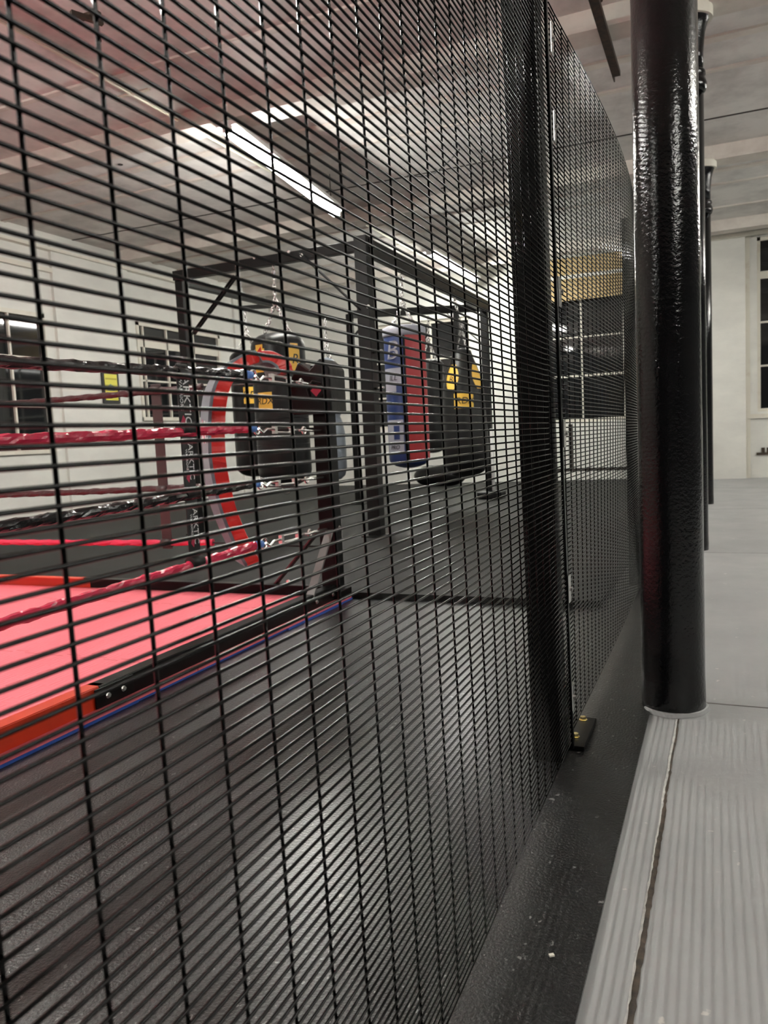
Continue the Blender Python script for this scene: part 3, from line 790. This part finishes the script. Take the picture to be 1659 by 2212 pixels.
# blue / red bag
c = (-2.97, 7.62)
t, b = bag('blue and white punch bag with a tall red panel hanging beside the thick rig post', c, rounded(.212, .64, 2.06, .10, .05), M['bluevinyl'], 2.07, (-2.97, 7.62, 2.62), 4, .19)
f = facing(c)
cyl_patch(c, .212, f + .02, f + 1.45, .72, 2.02, 'red_panel', M['brightred'], t, 16)['label'] = 'red panel'
cyl_patch(c, .213, f - .08, f + .02, .72, 2.02, 'edge_strip', M['blackvinyl'], t, 3)
cyl_patch(c, .212, f - 1.35, f - .22, 1.50, 1.66, 'white_panel', M['whitevinyl'], t)['label'] = 'white band'
cyl_patch(c, .212, f - 1.35, f - .50, 1.42, 1.50, 'white_panel', M['whitevinyl'], t)
cyl_patch(c, .212, f - 1.25, f - .22, .80, 1.14, 'white_panel', M['whitevinyl'], t)
cyl_patch(c, .214, f - .75, f - .42, 1.02, 1.08, 'blue_patch', M['bluevinyl'], t)
cyl_patch(c, .214, f - .75, f - .42, .94, 1.00, 'blue_patch', M['bluevinyl'], t)
cyl_text(c, .212, f - .66, 1.56, 'ILL', .08, M['blackprint'], t)
cyl_text(c, .212, f - .70, 1.83, 'B', .26, M['whitevinyl'], t)
cyl_text(c, .212, f - .72, .86, 'PRO', .06, M['blackprint'], t)
MB().lathe([(.218, 1.98), (.222, 2.0), (.222, 2.07), (.19, 2.085)], (c[0], c[1], 0), 32).build('top_collar', M['whitevinyl'], t, smooth=True)
# angle bag
c = (-2.88, 9.30)
prof = [(.004, .42), (.12, .44), (.22, .50), (.27, .60), (.285, .8), (.28, 1.0), (.265, 1.2), (.255, 1.35), (.25, 1.5), (.22, 1.66), (.17, 1.80), (.13, 1.90), (.11, 1.97), (.05, 2.0), (.004, 2.0)]
t, b = bag('bulky black teardrop punch bag with yellow patches near the back end of the rig', c, prof, M['blackleather'], 1.99, (-2.95, 9.30, 2.62), 4, .09)
f = facing(c)
cyl_patch(c, .262, f - .45, f + .45, 1.27, 1.45, 'patch', M['yellow'], t)['label'] = 'yellow name patch'
cyl_text(c, .262, f + .05, 1.36, 'RDX', .11, M['blackprint'], t)
def cone_patch(da, w, z0, z1, r0, r1):
    mb = MB(); vs = []; fs = []
    for i in range(7):
        z = z0 + (z1 - z0) * i / 6; r = r0 + (r1 - r0) * i / 6 + .012; ww = w * (.35 + .65 * math.sin(PI * (i + .3) / 6.6))
        for k in range(5):
            a = f + da + ww * (k / 4 - .5) * 2
            vs.append((c[0] + r * math.cos(a), c[1] + r * math.sin(a), z))
    for i in range(6):
        for k in range(4): fs.append((i * 5 + k, i * 5 + k + 1, (i + 1) * 5 + k + 1, (i + 1) * 5 + k))
    mb.add(vs, fs).build('patch', M['yellow'], t, smooth=True)['label'] = 'yellow patch'
cone_patch(-.62, .40, 1.50, 1.80, .25, .175); cone_patch(.85, .34, 1.50, 1.80, .25, .175)
cyl_text(c, .25, f - .6, 1.62, 'R', .10, M['blackprint'], t)
MB().tube([(c[0] - .06, c[1] - .1, 1.97), (c[0] - .05, c[1] - .04, 2.2), (-2.93, 9.28, 2.45)], .035, 6).build('hanging_strap', M['blackvinyl'], t)
# back black bag
c = (-3.72, 10.46)
t, b = bag('plain black punch bag hanging from the back beam, left of the teardrop bag', c, rounded(.19, .72, 2.02, .10, .06), M['blackleather'], 2.03, (-3.72, 10.50, 2.62), 4, .14)
# bag lying on the floor
lb = thing('floor_bag', 'long black bag lying on the floor by the far wall behind the hanging bags', 'bag', (-4.7, 13.55, .045))
pts = [(-5.2 + 1.0 * i / 12, 13.55, .235) for i in range(13)]
rr_ = [.05, .13, .17, .185, .19, .19, .185, .19, .19, .185, .17, .13, .05]
MB().tube(pts, .19, 20, rf=lambda i, j_, r: rr_[i]).build('bag_body', M['blackvinyl'], lb, smooth=True)

# ---------------------------------------------------------------- notice on the pier
sg = thing('framed_notice', 'yellow notice in a black frame on the white pier beyond the ring', 'notice', (XL + .055, 9.62, 1.70))
xs_ = XL + .052
MB().bb(xs_, xs_ + .03, 9.44, 9.80, 1.70, 2.20).build('frame', M['blackprint'], sg, bevel=.004)
MB().bb(xs_ + .03, xs_ + .034, 9.485, 9.755, 1.75, 2.15).build('sheet', M['signyellow'], sg)['label'] = 'yellow sheet'
MB().bb(xs_ + .034, xs_ + .036, 9.50, 9.74, 2.065, 2.09).build('print_line', M['olive'], sg)
MB().add([(xs_ + .036, 9.52, 1.90), (xs_ + .036, 9.70, 1.90), (xs_ + .036, 9.67, 1.96), (xs_ + .036, 9.60, 2.0), (xs_ + .036, 9.55, 1.97)], [(0, 1, 2, 3, 4)]).build('print_shape', M['signgreen'], sg)
for y, z, w in ((9.56, 1.80, .07), (9.66, 1.82, .09)): MB().bb(xs_ + .034, xs_ + .036, y - w / 2, y + w / 2, z - .012, z + .012).build('print_mark', M['olive'], sg)

# small rusty pipe stubs under the right window
ps = MB()
for x in (.66, .74, .82): ps.disc((x, YF - .14, .42), .025, (0, 0, 1), .08, 8)
ps.bb(.56, 1.1, YF - .16, YF - .12, .38, .42)
tag(ps.build('pipe_stub', M['rust']), 'short rusty pipe bracket low on the far wall under the right window', 'pipe')
# scraps on the floor
for i, (x, y, m, lb_) in enumerate(((-.30, 1.33, 'trimp', 'small pale scrap of tape on the black rubber strip beside the grey floor'),)):
    tag(MB(1).box((x * .9, y * .94, .012), (.009, .006, .003), rz=.6).build('tape_scrap', M[m]), lb_, 'scrap')
